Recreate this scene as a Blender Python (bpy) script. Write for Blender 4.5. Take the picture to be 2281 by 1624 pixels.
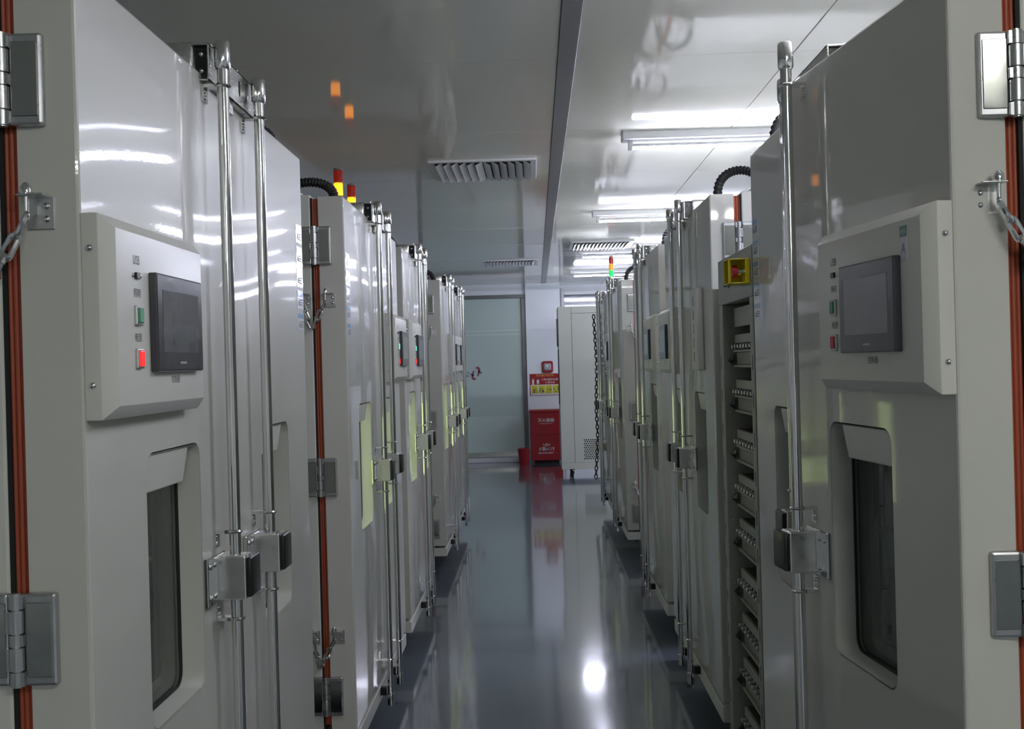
import bpy, bmesh, math, random
from mathutils import Vector, Matrix

random.seed(7)
D = bpy.data
scene = bpy.context.scene
for o in list(D.objects):
    D.objects.remove(o, do_unlink=True)
COL = scene.collection
R = math.radians

# ------------------------------------------------------------------ camera
F_PX, W_PX, H_PX = 2350.0, 2281.0, 1624.0
EYE = 1.498                                  # camera height above the floor
cam_d = D.cameras.new('camera')
cam_d.sensor_width = 36.0
cam_d.lens = 36.0 * F_PX / W_PX
cam_d.clip_start = 0.02
cam = D.objects.new('camera', cam_d)
COL.objects.link(cam)
vp = (1192.0, 808.0)                         # vanishing point of the aisle
ydir = Vector((vp[0] - W_PX / 2, -(vp[1] - H_PX / 2), -F_PX)).normalized()
zdir = Vector((-0.027, 1.0, 0.0))
zdir = (zdir - ydir * zdir.dot(ydir)).normalized()
xdir = ydir.cross(zdir)
rot = Matrix((xdir, ydir, zdir))             # camera axes -> world
cam.matrix_world = Matrix.Translation((0, 0, EYE)) @ rot.to_4x4()
scene.camera = cam

# ------------------------------------------------------------------ world / exposure
wd = D.worlds.new('world')
scene.world = wd
wd.use_nodes = True
wd.node_tree.nodes['Background'].inputs[0].default_value = (0.5, 0.55, 0.6, 1)
wd.node_tree.nodes['Background'].inputs[1].default_value = 0.05
vs = scene.view_settings
vs.view_transform = 'Standard'
vs.look = 'None'
vs.gamma = 1.0
vs.use_curve_mapping = False
vs.exposure = 1.52
LAMP = 72.0                                  # tube emission strength

# ------------------------------------------------------------------ materials
def new_mat(name):
    m = D.materials.new(name)
    m.use_nodes = True
    return m, m.node_tree.nodes, m.node_tree.links, m.node_tree.nodes['Principled BSDF']

def mat(name, col, rough=0.4, metal=0.0, bump=0.0, bscale=200.0, var=0.0, vscale=6.0, spec=0.5,
        emit=None, estr=0.0, trans=0.0, coat=0.0, rvar=0.0, stretch=None, ior=1.45, bdist=0.002, coatr=0.05, wave=0.0, wscale=2.0, wdist=0.004):
    m, n, l, b = new_mat(name)
    b.inputs['Base Color'].default_value = (*col, 1)
    b.inputs['Roughness'].default_value = rough
    b.inputs['Metallic'].default_value = metal
    b.inputs['Specular IOR Level'].default_value = spec
    b.inputs['Transmission Weight'].default_value = trans
    b.inputs['Coat Weight'].default_value = coat
    b.inputs['Coat Roughness'].default_value = coatr
    b.inputs['IOR'].default_value = ior
    if emit:
        b.inputs['Emission Color'].default_value = (*emit, 1)
        b.inputs['Emission Strength'].default_value = estr
    tc = None
    if bump or var or rvar or wave:
        tc = n.new('ShaderNodeTexCoord')
        src = tc.outputs['Object']
        if stretch:
            mp = n.new('ShaderNodeMapping')
            mp.inputs['Scale'].default_value = stretch
            l.new(src, mp.inputs[0])
            src = mp.outputs[0]
    if var or rvar:
        t = n.new('ShaderNodeTexNoise')
        t.inputs['Scale'].default_value = vscale
        t.inputs['Detail'].default_value = 4
        l.new(src, t.inputs['Vector'])
        if var:
            mx = n.new('ShaderNodeMix')
            mx.data_type = 'RGBA'
            mx.inputs[6].default_value = tuple(max(0, c * (1 - var)) for c in col) + (1,)
            mx.inputs[7].default_value = tuple(min(1, c * (1 + var)) for c in col) + (1,)
            l.new(t.outputs['Fac'], mx.inputs[0])
            l.new(mx.outputs[2], b.inputs['Base Color'])
        if rvar:
            mr = n.new('ShaderNodeMapRange')
            mr.inputs[1].default_value = 0.3
            mr.inputs[2].default_value = 0.7
            mr.inputs[3].default_value = max(0.0, rough - rvar)
            mr.inputs[4].default_value = rough + rvar
            l.new(t.outputs['Fac'], mr.inputs[0])
            l.new(mr.outputs[0], b.inputs['Roughness'])
    if bump:
        t2 = n.new('ShaderNodeTexNoise')
        t2.inputs['Scale'].default_value = bscale
        t2.inputs['Detail'].default_value = 2
        l.new(src, t2.inputs['Vector'])
        bp = n.new('ShaderNodeBump')
        bp.inputs['Strength'].default_value = bump
        bp.inputs['Distance'].default_value = bdist
        l.new(t2.outputs['Fac'], bp.inputs['Height'])
        l.new(bp.outputs[0], b.inputs['Normal'])
        l.new(bp.outputs[0], b.inputs['Coat Normal'])
    if wave:
        t3 = n.new('ShaderNodeTexNoise')
        t3.inputs['Scale'].default_value = wscale
        t3.inputs['Detail'].default_value = 0
        l.new(src, t3.inputs['Vector'])
        b3 = n.new('ShaderNodeBump')
        b3.inputs['Strength'].default_value = wave
        b3.inputs['Distance'].default_value = wdist
        l.new(t3.outputs['Fac'], b3.inputs['Height'])
        if bump:
            l.new(b3.outputs[0], bp.inputs['Normal'])
        else:
            l.new(b3.outputs[0], b.inputs['Normal'])
            l.new(b3.outputs[0], b.inputs['Coat Normal'])
    return m

M = {}
M['paint'] = mat('white_powder_coat', (0.56, 0.56, 0.505), 0.42, bump=0.05, bscale=230, var=0.02, vscale=3, spec=0.35, bdist=0.0006, coat=0.75, coatr=0.035, wave=0.6, wscale=1.7, wdist=0.035)
M['paint_matt'] = mat('white_powder_coat_satin', (0.61, 0.615, 0.56), 0.42, bump=0.06, bscale=320, var=0.02, vscale=3, bdist=0.001)
M['panel'] = mat('panel_paint', (0.62, 0.62, 0.56), 0.33, bump=0.05, bscale=320, var=0.015, bdist=0.001)
M['cab'] = mat('pale_cabinet_paint', (0.52, 0.54, 0.46), 0.38, bump=0.05, bscale=300, var=0.03, vscale=2)
M['rack'] = mat('rack_paint', (0.31, 0.32, 0.265), 0.4, bump=0.04, bscale=300, var=0.03)
M['rackdk'] = mat('rack_front_plate', (0.24, 0.24, 0.20), 0.45, var=0.04)
M['board'] = mat('shaded_shelf_board', (0.06, 0.058, 0.045), 0.6, var=0.2, vscale=8)  # shade of the rack voids is put into this dark colour
M['chrome'] = mat('chrome', (0.74, 0.74, 0.73), 0.09, 1.0, rvar=0.03, vscale=30)
M['steel'] = mat('brushed_steel', (0.62, 0.62, 0.60), 0.22, 1.0, rvar=0.08, vscale=40, stretch=(1, 1, 8))
M['satin'] = mat('satin_steel', (0.70, 0.70, 0.68), 0.30, 1.0, rvar=0.05, vscale=25)
M['zinc'] = mat('cast_zinc', (0.50, 0.51, 0.51), 0.32, 0.9, rvar=0.08, vscale=25, bump=0.03)
M['zincface'] = mat('polished_zinc_face', (0.46, 0.47, 0.44), 0.14, 1.0, rvar=0.05, vscale=20)
M['silicone'] = mat('red_silicone', (0.36, 0.075, 0.035), 0.45, bump=0.06, bscale=60, var=0.15, vscale=5)
M['black'] = mat('black_plastic', (0.012, 0.012, 0.013), 0.28, var=0.1)
M['rubber'] = mat('black_rubber', (0.018, 0.018, 0.018), 0.55, bump=0.05)
M['dark'] = mat('dark_gap', (0.015, 0.015, 0.014), 0.8, var=0.1)
M['glass'] = mat('window_glass', (0.9, 0.96, 0.93), 0.02, trans=1.0, ior=1.3, rvar=0.005)
M['darkpane'] = mat('dark_inner_pane', (0.035, 0.042, 0.04), 0.06, coat=0.5, var=0.1)
M['liner'] = mat('window_liner', (0.12, 0.13, 0.12), 0.35, 0.4, var=0.05)
M['litpane'] = mat('lit_inner_pane', (0.75, 0.8, 0.5), 0.3, emit=(0.86, 1.0, 0.46), estr=0.50, var=0.03)
M['screen'] = mat('screen_glass', (0.10, 0.105, 0.12), 0.12, coat=0.6, bump=0.08, bscale=14, var=0.12, vscale=5, bdist=0.01)
M['bezel'] = mat('screen_bezel', (0.045, 0.045, 0.055), 0.22, coat=0.3, bump=0.05, bscale=20, bdist=0.006, var=0.1)
M['green'] = mat('green_button', (0.03, 0.27, 0.12), 0.35, var=0.05)
M['red'] = mat('red_button', (0.5, 0.03, 0.05), 0.35, var=0.05)
M['redlit'] = mat('red_button_lit', (0.8, 0.02, 0.02), 0.3, emit=(1.0, 0.012, 0.012), estr=0.7, var=0.05)
M['greenlit'] = mat('green_button_lit', (0.1, 0.7, 0.4), 0.3, emit=(0.12, 1.0, 0.5), estr=0.5, var=0.05)
M['ink'] = mat('printed_ink', (0.10, 0.10, 0.10), 0.5, var=0.1)
M['yellow'] = mat('yellow_plastic', (0.62, 0.50, 0.01), 0.35, var=0.05)
M['blue'] = mat('blue_plastic', (0.02, 0.04, 0.25), 0.35, var=0.05)
M['label_w'] = mat('label_white', (0.62, 0.64, 0.68), 0.22, var=0.05)
M['label_b'] = mat('label_blue', (0.22, 0.42, 0.66), 0.22, var=0.08)
M['label_g'] = mat('label_green', (0.10, 0.26, 0.17), 0.3, var=0.05)
M['lens_red'] = mat('lens_red', (0.42, 0.02, 0.01), 0.15, bump=0.2, bscale=90, var=0.1, emit=(0.9, 0.05, 0.01), estr=0.03)  # never switched on; a faint glow is put into the lens
M['lens_amber'] = mat('lens_amber_lit', (0.9, 0.35, 0.02), 0.2, emit=(1.0, 0.30, 0.008), estr=1.0, var=0.1)
M['lens_amber_dim'] = mat('lens_amber', (0.75, 0.3, 0.02), 0.2, var=0.1, emit=(1.0, 0.4, 0.02), estr=0.2)  # unlit amber section with a weak glow painted in
M['lens_green'] = mat('lens_green_lit', (0.02, 0.45, 0.12), 0.2, emit=(0.0, 1.0, 0.12), estr=0.35, var=0.1)
M['lens_green_off'] = mat('lens_green', (0.03, 0.25, 0.1), 0.2, var=0.1)
M['grey'] = mat('grey_plastic', (0.28, 0.28, 0.27), 0.4, var=0.05)
M['white'] = mat('white_enamel', (0.74, 0.75, 0.75), 0.3, var=0.02)
M['tube'] = mat('fluorescent_tube', (0.9, 0.9, 0.95), 0.3, emit=(0.79, 0.81, 1.0), estr=LAMP, var=0.01)
M['tube_warm'] = mat('fluorescent_tube_warm', (0.95, 0.93, 0.88), 0.3, emit=(0.96, 0.965, 0.93), estr=LAMP, var=0.01)
M['firered'] = mat('fire_red_paint', (0.33, 0.016, 0.022), 0.33, bump=0.06, bscale=8, var=0.1, vscale=4)
M['bucket'] = mat('bucket_red', (0.36, 0.02, 0.026), 0.4, var=0.12)
M['print_w'] = mat('print_white', (0.72, 0.70, 0.68), 0.4, var=0.05)
M['print_y'] = mat('print_yellow', (0.72, 0.42, 0.05), 0.4, var=0.05)
M['pict_y'] = mat('pictogram_yellow', (0.58, 0.56, 0.03), 0.4, var=0.1, vscale=10)
M['lens_clear'] = mat('clear_lens', (0.45, 0.42, 0.45), 0.08, coat=0.6, var=0.2, vscale=25)
M['wall'] = mat('wall_panel_paint', (0.84, 0.885, 0.90), 0.3, bump=0.03, bscale=40, var=0.02)
M['ceil'] = mat('ceiling_panel_paint', (0.85, 0.845, 0.765), 0.07, bump=0.03, bscale=5, var=0.03, vscale=2, spec=0.2,
                stretch=(1.0, 0.35, 1.0), bdist=0.004)
M['alu'] = mat('aluminium_strip', (0.30, 0.30, 0.30), 0.35, 0.6, var=0.06, vscale=3)
M['floor'] = mat('epoxy_floor', (0.105, 0.122, 0.148), 0.13, var=0.07, vscale=1.3, spec=1.0, coat=0.7, coatr=0.065, wave=0.3, wscale=2.0, wdist=0.004)
M['frost'] = mat('frosted_glass_film', (0.56, 0.68, 0.63), 0.12, var=0.03, vscale=1.5, spec=0.6)
M['frost_l'] = mat('frosted_glass_lower_film', (0.64, 0.76, 0.70), 0.12, var=0.03, vscale=1.5, spec=0.6)
M['skyglass'] = mat('far_window_glass', (0.09, 0.12, 0.13), 0.06, var=0.05, spec=0.7)
M['frame_dk'] = mat('dark_door_frame', (0.16, 0.165, 0.155), 0.35, 0.5, var=0.05)
M['chain_dk'] = mat('dull_chain', (0.10, 0.10, 0.085), 0.4, 0.7, var=0.2, vscale=30)
M['logo_r'] = mat('logo_red', (0.30, 0.05, 0.09), 0.4, var=0.1)
M['logo_b'] = mat('logo_grey_blue', (0.10, 0.14, 0.17), 0.4, var=0.1)
M['logo_t'] = mat('logo_grey_green', (0.16, 0.22, 0.20), 0.4, var=0.1)

# ------------------------------------------------------------------ mesh builder
class MB:
    """collects shapes in a local frame; P maps that frame to the world"""
    def __init__(self, P=None):
        self.v, self.f = [], []
        self.P = P or (lambda x, y, z: Vector((x, y, z)))

    def add(self, vs_, fs_):
        k = len(self.v)
        self.v += [Vector(p) for p in vs_]
        self.f += [tuple(i + k for i in f) for f in fs_]
        return self

    def box(self, x0, x1, y0, y1, z0, z1):
        return self.add([(x0, y0, z0), (x1, y0, z0), (x1, y1, z0), (x0, y1, z0),
                         (x0, y0, z1), (x1, y0, z1), (x1, y1, z1), (x0, y1, z1)],
                        [(0, 3, 2, 1), (4, 5, 6, 7), (0, 1, 5, 4), (1, 2, 6, 5), (2, 3, 7, 6), (3, 0, 4, 7)])

    def frame_of(self, d):
        d = Vector(d).normalized()
        u = d.cross(Vector((0, 0, 1)))
        if u.length < 1e-4:
            u = d.cross(Vector((1, 0, 0)))
        u.normalize()
        return d, u, d.cross(u)

    def rings(self, prof, n=14, caps=True):
        """prof: list of (centre, axis_u, axis_v, radius)"""
        vs_, fs_ = [], []
        for c, u, w, r in prof:
            c = Vector(c)
            for i in range(n):
                t = 2 * math.pi * i / n
                vs_.append(c + u * (r * math.cos(t)) + w * (r * math.sin(t)))
        for j in range(len(prof) - 1):
            for i in range(n):
                k = (i + 1) % n
                fs_.append((j * n + i, j * n + k, (j + 1) * n + k, (j + 1) * n + i))
        if caps:
            fs_.append(tuple(range(n))[::-1])
            fs_.append(tuple(range((len(prof) - 1) * n, len(prof) * n)))
        return self.add(vs_, fs_)

    def cyl(self, p0, p1, r0, r1=None, n=14):
        r1 = r0 if r1 is None else r1
        p0, p1 = Vector(p0), Vector(p1)
        d, u, w = self.frame_of(p1 - p0)
        return self.rings([(p0, u, w, r0), (p1, u, w, r1)], n)

    def lathe(self, base, axis, prof, n=16):
        """prof: list of (height, radius)"""
        d, u, w = self.frame_of(axis)
        base = Vector(base)
        return self.rings([(base + d * h, u, w, r) for h, r in prof], n)

    def dome(self, c, axis, r, h=None, n=12):
        h = r * 0.7 if h is None else h
        return self.lathe(c, axis, [(0, r), (h * 0.45, r * 0.92), (h * 0.8, r * 0.6), (h, r * 0.15)], n)

    def tube(self, path, r, n=8, closed=False, ripple=None):
        pts = [Vector(p) for p in path]
        m = len(pts)
        prof = []
        up = None
        for i, p in enumerate(pts):
            a = pts[(i - 1) % m] if (closed or i > 0) else p
            b = pts[(i + 1) % m] if (closed or i < m - 1) else p
            t = (b - a).normalized()
            if up is None:
                _, u, w = self.frame_of(t)
            else:
                u = (up - t * up.dot(t))
                if u.length < 1e-6:
                    _, u, w = self.frame_of(t)
                u.normalize()
                w = t.cross(u)
            up = u
            rr = r if ripple is None else r * ripple[i % len(ripple)]
            prof.append((p, u, w, rr))
        if not closed:
            return self.rings(prof, n)
        k = len(self.v)
        self.rings(prof, n, caps=False)
        for i in range(n):
            j = (i + 1) % n
            self.f.append((k + (m - 1) * n + i, k + (m - 1) * n + j, k + j, k + i))
        return self

    def link(self, c, d, side, length=0.044, width=0.021, r=0.0032):
        """one chain link: stadium loop, long axis d, width axis side"""
        c, d, s = Vector(c), Vector(d).normalized(), Vector(side).normalized()
        s = (s - d * s.dot(d)).normalized()
        hw = width / 2 - r
        hl = length / 2 - r - hw
        pts = []
        for sg in (1, -1):
            for i in range(6):
                t = math.pi * i / 5 - math.pi / 2
                pts.append(c + d * (sg * (hl + hw * math.cos(t))) + s * (sg * hw * math.sin(t)))
        return self.tube(pts, r, 7, closed=True)

    def torus(self, c, axis, Rr, r, n=16, m=7):
        d, u, w = self.frame_of(axis)
        c = Vector(c)
        return self.tube([c + u * (Rr * math.cos(2 * math.pi * i / n)) + w * (Rr * math.sin(2 * math.pi * i / n))
                          for i in range(n)], r, m, closed=True)

    def build(self, name, material, parent=None, bevel=0.0, seg=2, smooth=True, recalc=True, ang=38):
        off = Vector((0, 0, 0))
        if parent is not None:
            p = parent
            while p is not None:
                off += p.location
                p = p.parent
        me = D.meshes.new(name)
        me.from_pydata([tuple(self.P(*v) - off) for v in self.v], [], self.f)
        bm = bmesh.new()
        bm.from_mesh(me)
        if recalc:
            bmesh.ops.recalc_face_normals(bm, faces=bm.faces)
        if bevel > 0:
            es = [e for e in bm.edges if len(e.link_faces) == 2 and e.calc_face_angle(0) > R(28)]
            bmesh.ops.bevel(bm, geom=es, offset=bevel, offset_type='OFFSET', segments=seg, profile=0.5,
                            affect='EDGES', clamp_overlap=True)
        bm.to_mesh(me)
        bm.free()
        if smooth:
            me.shade_smooth()
            me.set_sharp_from_angle(angle=R(18 if bevel > 0 else ang))
        me.materials.append(M[material] if isinstance(material, str) else material)
        ob = D.objects.new(name, me)
        COL.objects.link(ob)
        ob.parent = parent
        return ob

def tag(o, label=None, cat=None, group=None, kind=None):
    if label: o['label'] = label
    if cat: o['category'] = cat
    if group: o['group'] = group
    if kind: o['kind'] = kind
    return o

def empty(name, loc, label=None, cat=None, group=None, kind=None):
    e = D.objects.new(name, None)
    e.empty_display_size = 0.1
    e.location = loc
    COL.objects.link(e)
    return tag(e, label, cat, group, kind)

_txt = {}
def text_mesh(s, bold=0.0):
    key = (s, bold)
    if key in _txt:
        return _txt[key]
    cu = D.curves.new('t', 'FONT')
    cu.body = s
    cu.size = 1.0
    cu.align_x = 'CENTER'
    cu.align_y = 'CENTER'
    cu.resolution_u = 2
    cu.offset = bold
    ob = D.objects.new('t', cu)
    COL.objects.link(ob)
    dg = bpy.context.evaluated_depsgraph_get()
    me = D.meshes.new_from_object(ob.evaluated_get(dg))
    vs_ = [tuple(v.co) for v in me.vertices]
    fs_ = [tuple(p.vertices) for p in me.polygons]
    D.objects.remove(ob, do_unlink=True)
    D.curves.remove(cu)
    D.meshes.remove(me)
    _txt[key] = (vs_, fs_)
    return _txt[key]

def lettering(P, s, origin, right, up, size, material, parent, name='lettering', lift=0.0007, bold=0.0, squash=1.0):
    vs_, fs_ = text_mesh(s, bold)
    o, r, u = Vector(origin), Vector(right), Vector(up)
    mb = MB(P)
    mb.add([o + r * (x * size * squash) + u * (y * size) for x, y, z in vs_], fs_)
    return mb.build(name, material, parent, smooth=False, recalc=False)

# ================================================================== THE SETTING
U = 0.66           # half width of the aisle (to the door faces)
CEIL = 2.70
XW, XR, Y0W, Y1W = 3.3, 4.6, -8.0, 16.0

MB().box(-XW - .1, XR + .1, Y0W - .1, Y1W + 1.2, -0.1, 0.0).build('floor', 'floor').__setitem__('kind', 'structure')
w = MB().box(-XW - .12, -XW, Y0W, Y1W + 1.1, 0, CEIL + .05).build('wall_left', 'wall'); w['kind'] = 'structure'
w = MB().box(XR, XR + .12, Y0W, Y1W + 1.1, 0, CEIL + .05).build('wall_right', 'wall'); w['kind'] = 'structure'
w = MB().box(-XW, XR, Y0W - .12, Y0W, 0, CEIL + .05).build('wall_back', 'wall'); w['kind'] = 'structure'

# ceiling: slab with separate glossy panels and an aluminium strip
ceil = MB().box(-XW, XR, Y0W, Y1W + 1.1, CEIL + .02, CEIL + .12).build('ceiling', 'dark'); ceil['kind'] = 'structure'
STRIP = (0.122, 0.194)
xcols = [(-XW, -1.85), (-1.85, STRIP[0]), (STRIP[1], 1.058), (1.058, 2.15), (2.15, 3.35), (3.35, XR)]
yrows = [-4.0 + 0.0]
ycut = [Y0W] + [4.19 + 1.3 * k for k in range(-9, 10)] + [Y1W + 1.1]
G = 0.0018
for (xa, xb) in xcols:
    for ya, yb in zip(ycut[:-1], ycut[1:]):
        tx, ty = random.uniform(-.0022, .0022), random.uniform(-.0016, .0016)
        cx, cy = (xa + xb) / 2, (ya + yb) / 2
        def Pc(x, y, z, tx=tx, ty=ty, cx=cx, cy=cy):
            return Vector((x, y, z + (x - cx) * tx + (y - cy) * ty))
        MB(Pc).box(xa + G, xb - G, ya + G, yb - G, CEIL, CEIL + .022).build('ceiling_panel', 'ceil', ceil, bevel=0.0012, seg=1)
st = MB().box(STRIP[0], STRIP[1], Y0W, Y1W - .02, CEIL - .006, CEIL + .02).build('trim_1', 'alu', bevel=.002)
st['kind'] = 'structure'

# end wall: pillar, glazed door, header, window bay
XP0, XP1 = -0.125, 0.400
wl = MB()
wl.box(-XW, -1.72, Y1W, Y1W + .12, 0, CEIL + .02)
wl.box(-1.72, XP0 - .0, Y1W + .02, Y1W + .12, 2.54, CEIL + .02)
wl.build('wall_far', 'wall')['kind'] = 'structure'
MB().box(XP0, XP1, Y1W - .06, Y1W + .5, 0, CEIL + .02).build('wall_pillar', 'wall', bevel=.004)['kind'] = 'structure'
wr = MB()
wr.box(XP1, XR, Y1W + .5, Y1W + .62, 0, 1.2)
wr.box(XP1, XR, Y1W + .5, Y1W + .62, 2.60, CEIL + .02)
wr.box(2.6, XR, Y1W + .5, Y1W + .62, 1.2, 2.60)
wr.build('wall_far_right', 'wall')['kind'] = 'structure'
win = empty('window_1', (1.4, Y1W + .55, 1.2), kind='structure')
fm = MB()
fm.box(XP1, 2.6, Y1W + .46, Y1W + .6, 2.54, 2.60)
fm.box(XP1, 2.6, Y1W + .48, Y1W + .6, 1.2, 1.26)
for xx in (XP1, 1.0, 1.7, 2.54):
    fm.box(xx, xx + .06, Y1W + .48, Y1W + .6, 1.2, 2.60)
fm.build('window_frame', 'white', win, bevel=.004)
for xa, xb in ((XP1 + .06, 1.0), (1.06, 1.7), (1.76, 2.54)):
    MB().box(xa, xb, Y1W + .53, Y1W + .545, 1.26, 2.54).build('pane', 'skyglass', win)
# white conduit beside the pillar
pc = MB()
pc.cyl((XP1 + .05, Y1W + .42, 0), (XP1 + .05, Y1W + .42, 2.64), .026, n=12)
for zz in (2.58, 2.42, 2.24, 1.5):
    pc.cyl((XP1 + .05, Y1W + .42, zz - .03), (XP1 + .05, Y1W + .42, zz + .03), .032, n=12)
tag(pc.build('conduit_pipe', 'white'), 'white vertical conduit pipe beside the pillar and far window', 'pipe')

# glazed double door with frosted film
dr = empty('door_1', (-.93, Y1W, 0), kind='structure')
YD = Y1W + .03
df = MB()
df.box(-1.72, XP0, Y1W - .01, Y1W + .1, 2.485, 2.54)
df.box(-.19, XP0, Y1W - .01, Y1W + .1, 0, 2.485)
df.box(-1.72, -1.66, Y1W - .01, Y1W + .1, 0, 2.485)
df.build('door_frame', 'frame_dk', dr, bevel=.004)
MB().box(-1.66, -.19, YD, YD + .014, .155, 2.485).build('glass_leaf', 'frost', dr)
MB().box(-1.66, -.19, YD - .0035, YD, .155, .70).build('lower_film', 'frost_l', dr)
for zz in (1.93, 1.99):
    MB().box(-1.66, -.19, YD - .003, YD, zz, zz + .022).build('film_stripe', 'frost_l', dr)
MB().box(-1.66, -.19, YD - .02, YD + .03, .085, .155).build('bottom_rail', 'steel', dr, bevel=.003)
MB().box(-1.70, -.17, Y1W - .05, Y1W + .1, 0, .07).build('door_sill', 'white', dr, bevel=.008)
# emblem on the glass
Pid = lambda x, y, z: Vector((x, y, z))
ey = YD - .004
ex, ez = -.905, 1.36
def flat_ribbon(pts, wid, name, material, parent):
    mb = MB()
    n = len(pts)
    vs_, fs_ = [], []
    for i, (x, z) in enumerate(pts):
        a, b = pts[max(0, i - 1)], pts[min(n - 1, i + 1)]
        tx, tz = b[0] - a[0], b[1] - a[1]
        l_ = math.hypot(tx, tz) or 1
        ww = wid * (0.35 + 0.65 * math.sin(math.pi * (i + .5) / n)) / 2
        vs_ += [(x - tz / l_ * ww, ey, z + tx / l_ * ww), (x + tz / l_ * ww, ey, z - tx / l_ * ww)]
        if i:
            fs_.append((2 * i - 2, 2 * i - 1, 2 * i + 1, 2 * i))
    mb.add(vs_, fs_)
    return mb.build(name, material, parent, smooth=False)
ca, sa = math.cos(R(-20)), math.sin(R(-20))
def ell(t0, t1, rx, rz, n=14):
    out = []
    for i in range(n + 1):
        t = R(t0 + (t1 - t0) * i / n)
        x, z = rx * math.cos(t), rz * math.sin(t)
        out.append((ex + x * ca + z * -sa * 1.0, ez - x * -sa + z * ca))
    return out
flat_ribbon(ell(130, -20, .042, .092), .034, 'emblem', 'logo_r', dr)
flat_ribbon(ell(310, 160, .042, .092), .034, 'emblem', 'logo_r', dr)
flat_ribbon([(ex + .03, ez + .018), (ex + .055, ez + .025), (ex + .08, ez + .012), (ex + .085, ez - .012)], .022, 'emblem', 'logo_b', dr)
flat_ribbon([(ex - .03, ez - .03), (ex - .055, ez - .028), (ex - .075, ez - .012), (ex - .082, ez + .005)], .02, 'emblem', 'logo_t', dr)
lettering(Pid, '公', (ex - .145, ey, ez - .015), (1, 0, 0), (0, 0, 1), .10, 'logo_t', dr, 'lettering', bold=.01)

# ================================================================== CLIMATE CHAMBERS
DT = 0.090         # door thickness
SE = 0.028         # seal thickness
ZB, ZD0, ZD1, ZT = 0.145, 0.220, 2.103, 2.112
GROUP = 'climate chambers lining the aisle'

def rrect(a0, a1, z0, z1, r, n=5):
    pts = []
    for (ca_, cz_, t0) in ((a1 - r, z1 - r, 0), (a0 + r, z1 - r, 90), (a0 + r, z0 + r, 180), (a1 - r, z0 + r, 270)):
        for i in range(n + 1):
            t = R(t0 + 90 * i / n)
            pts.append((ca_ + r * math.cos(t), cz_ + r * math.sin(t)))
    return pts

def door_mesh(P, a0, a1, wa0, wa1, wz0, wz1, material, name, parent):
    """slab with a rounded window opening"""
    off = Vector((0, 0, 0))
    p = parent
    while p is not None:
        off += p.location
        p = p.parent
    bm = bmesh.new()
    c = 0.005
    def V(a, o, z):
        return bm.verts.new(P(a, o, z) - off)
    def ring(loop):
        return [V(*q) for q in loop]
    def edges(vs_):
        return [bm.edges.new((vs_[i], vs_[(i + 1) % len(vs_)])) for i in range(len(vs_))]
    of = ring([(a0 + c, 0, ZD0 + c), (a1 - c, 0, ZD0 + c), (a1 - c, 0, ZD1 - c), (a0 + c, 0, ZD1 - c)])
    om = ring([(a0 + c * .3, -c * .3, ZD0 + c * .3), (a1 - c * .3, -c * .3, ZD0 + c * .3), (a1 - c * .3, -c * .3, ZD1 - c * .3), (a0 + c * .3, -c * .3, ZD1 - c * .3)])
    os_ = ring([(a0, -c, ZD0), (a1, -c, ZD0), (a1, -c, ZD1), (a0, -c, ZD1)])
    ob_ = ring([(a0, -DT, ZD0), (a1, -DT, ZD0), (a1, -DT, ZD1), (a0, -DT, ZD1)])
    hl = rrect(wa0, wa1, wz0, wz1, .032)
    hf = ring([(a, 0, z) for a, z in hl])
    hb = ring([(a, -DT, z) for a, z in hl])
    bmesh.ops.triangle_fill(bm, use_beauty=True, edges=edges(of) + edges(hf))
    bmesh.ops.triangle_fill(bm, use_beauty=True, edges=edges(ob_) + edges(hb))
    def bridge(r1, r2):
        n = len(r1)
        for i in range(n):
            bm.faces.new((r1[i], r1[(i + 1) % n], r2[(i + 1) % n], r2[i]))
    bridge(of, om); bridge(om, os_); bridge(os_, ob_); bridge(hf, hb)
    bmesh.ops.recalc_face_normals(bm, faces=bm.faces)
    me = D.meshes.new(name)
    bm.to_mesh(me)
    bm.free()
    me.shade_smooth()
    me.set_sharp_from_angle(angle=R(12))
    me.materials.append(M[material])
    ob = D.objects.new(name, me)
    COL.objects.link(ob)
    ob.parent = parent
    return ob

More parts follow.
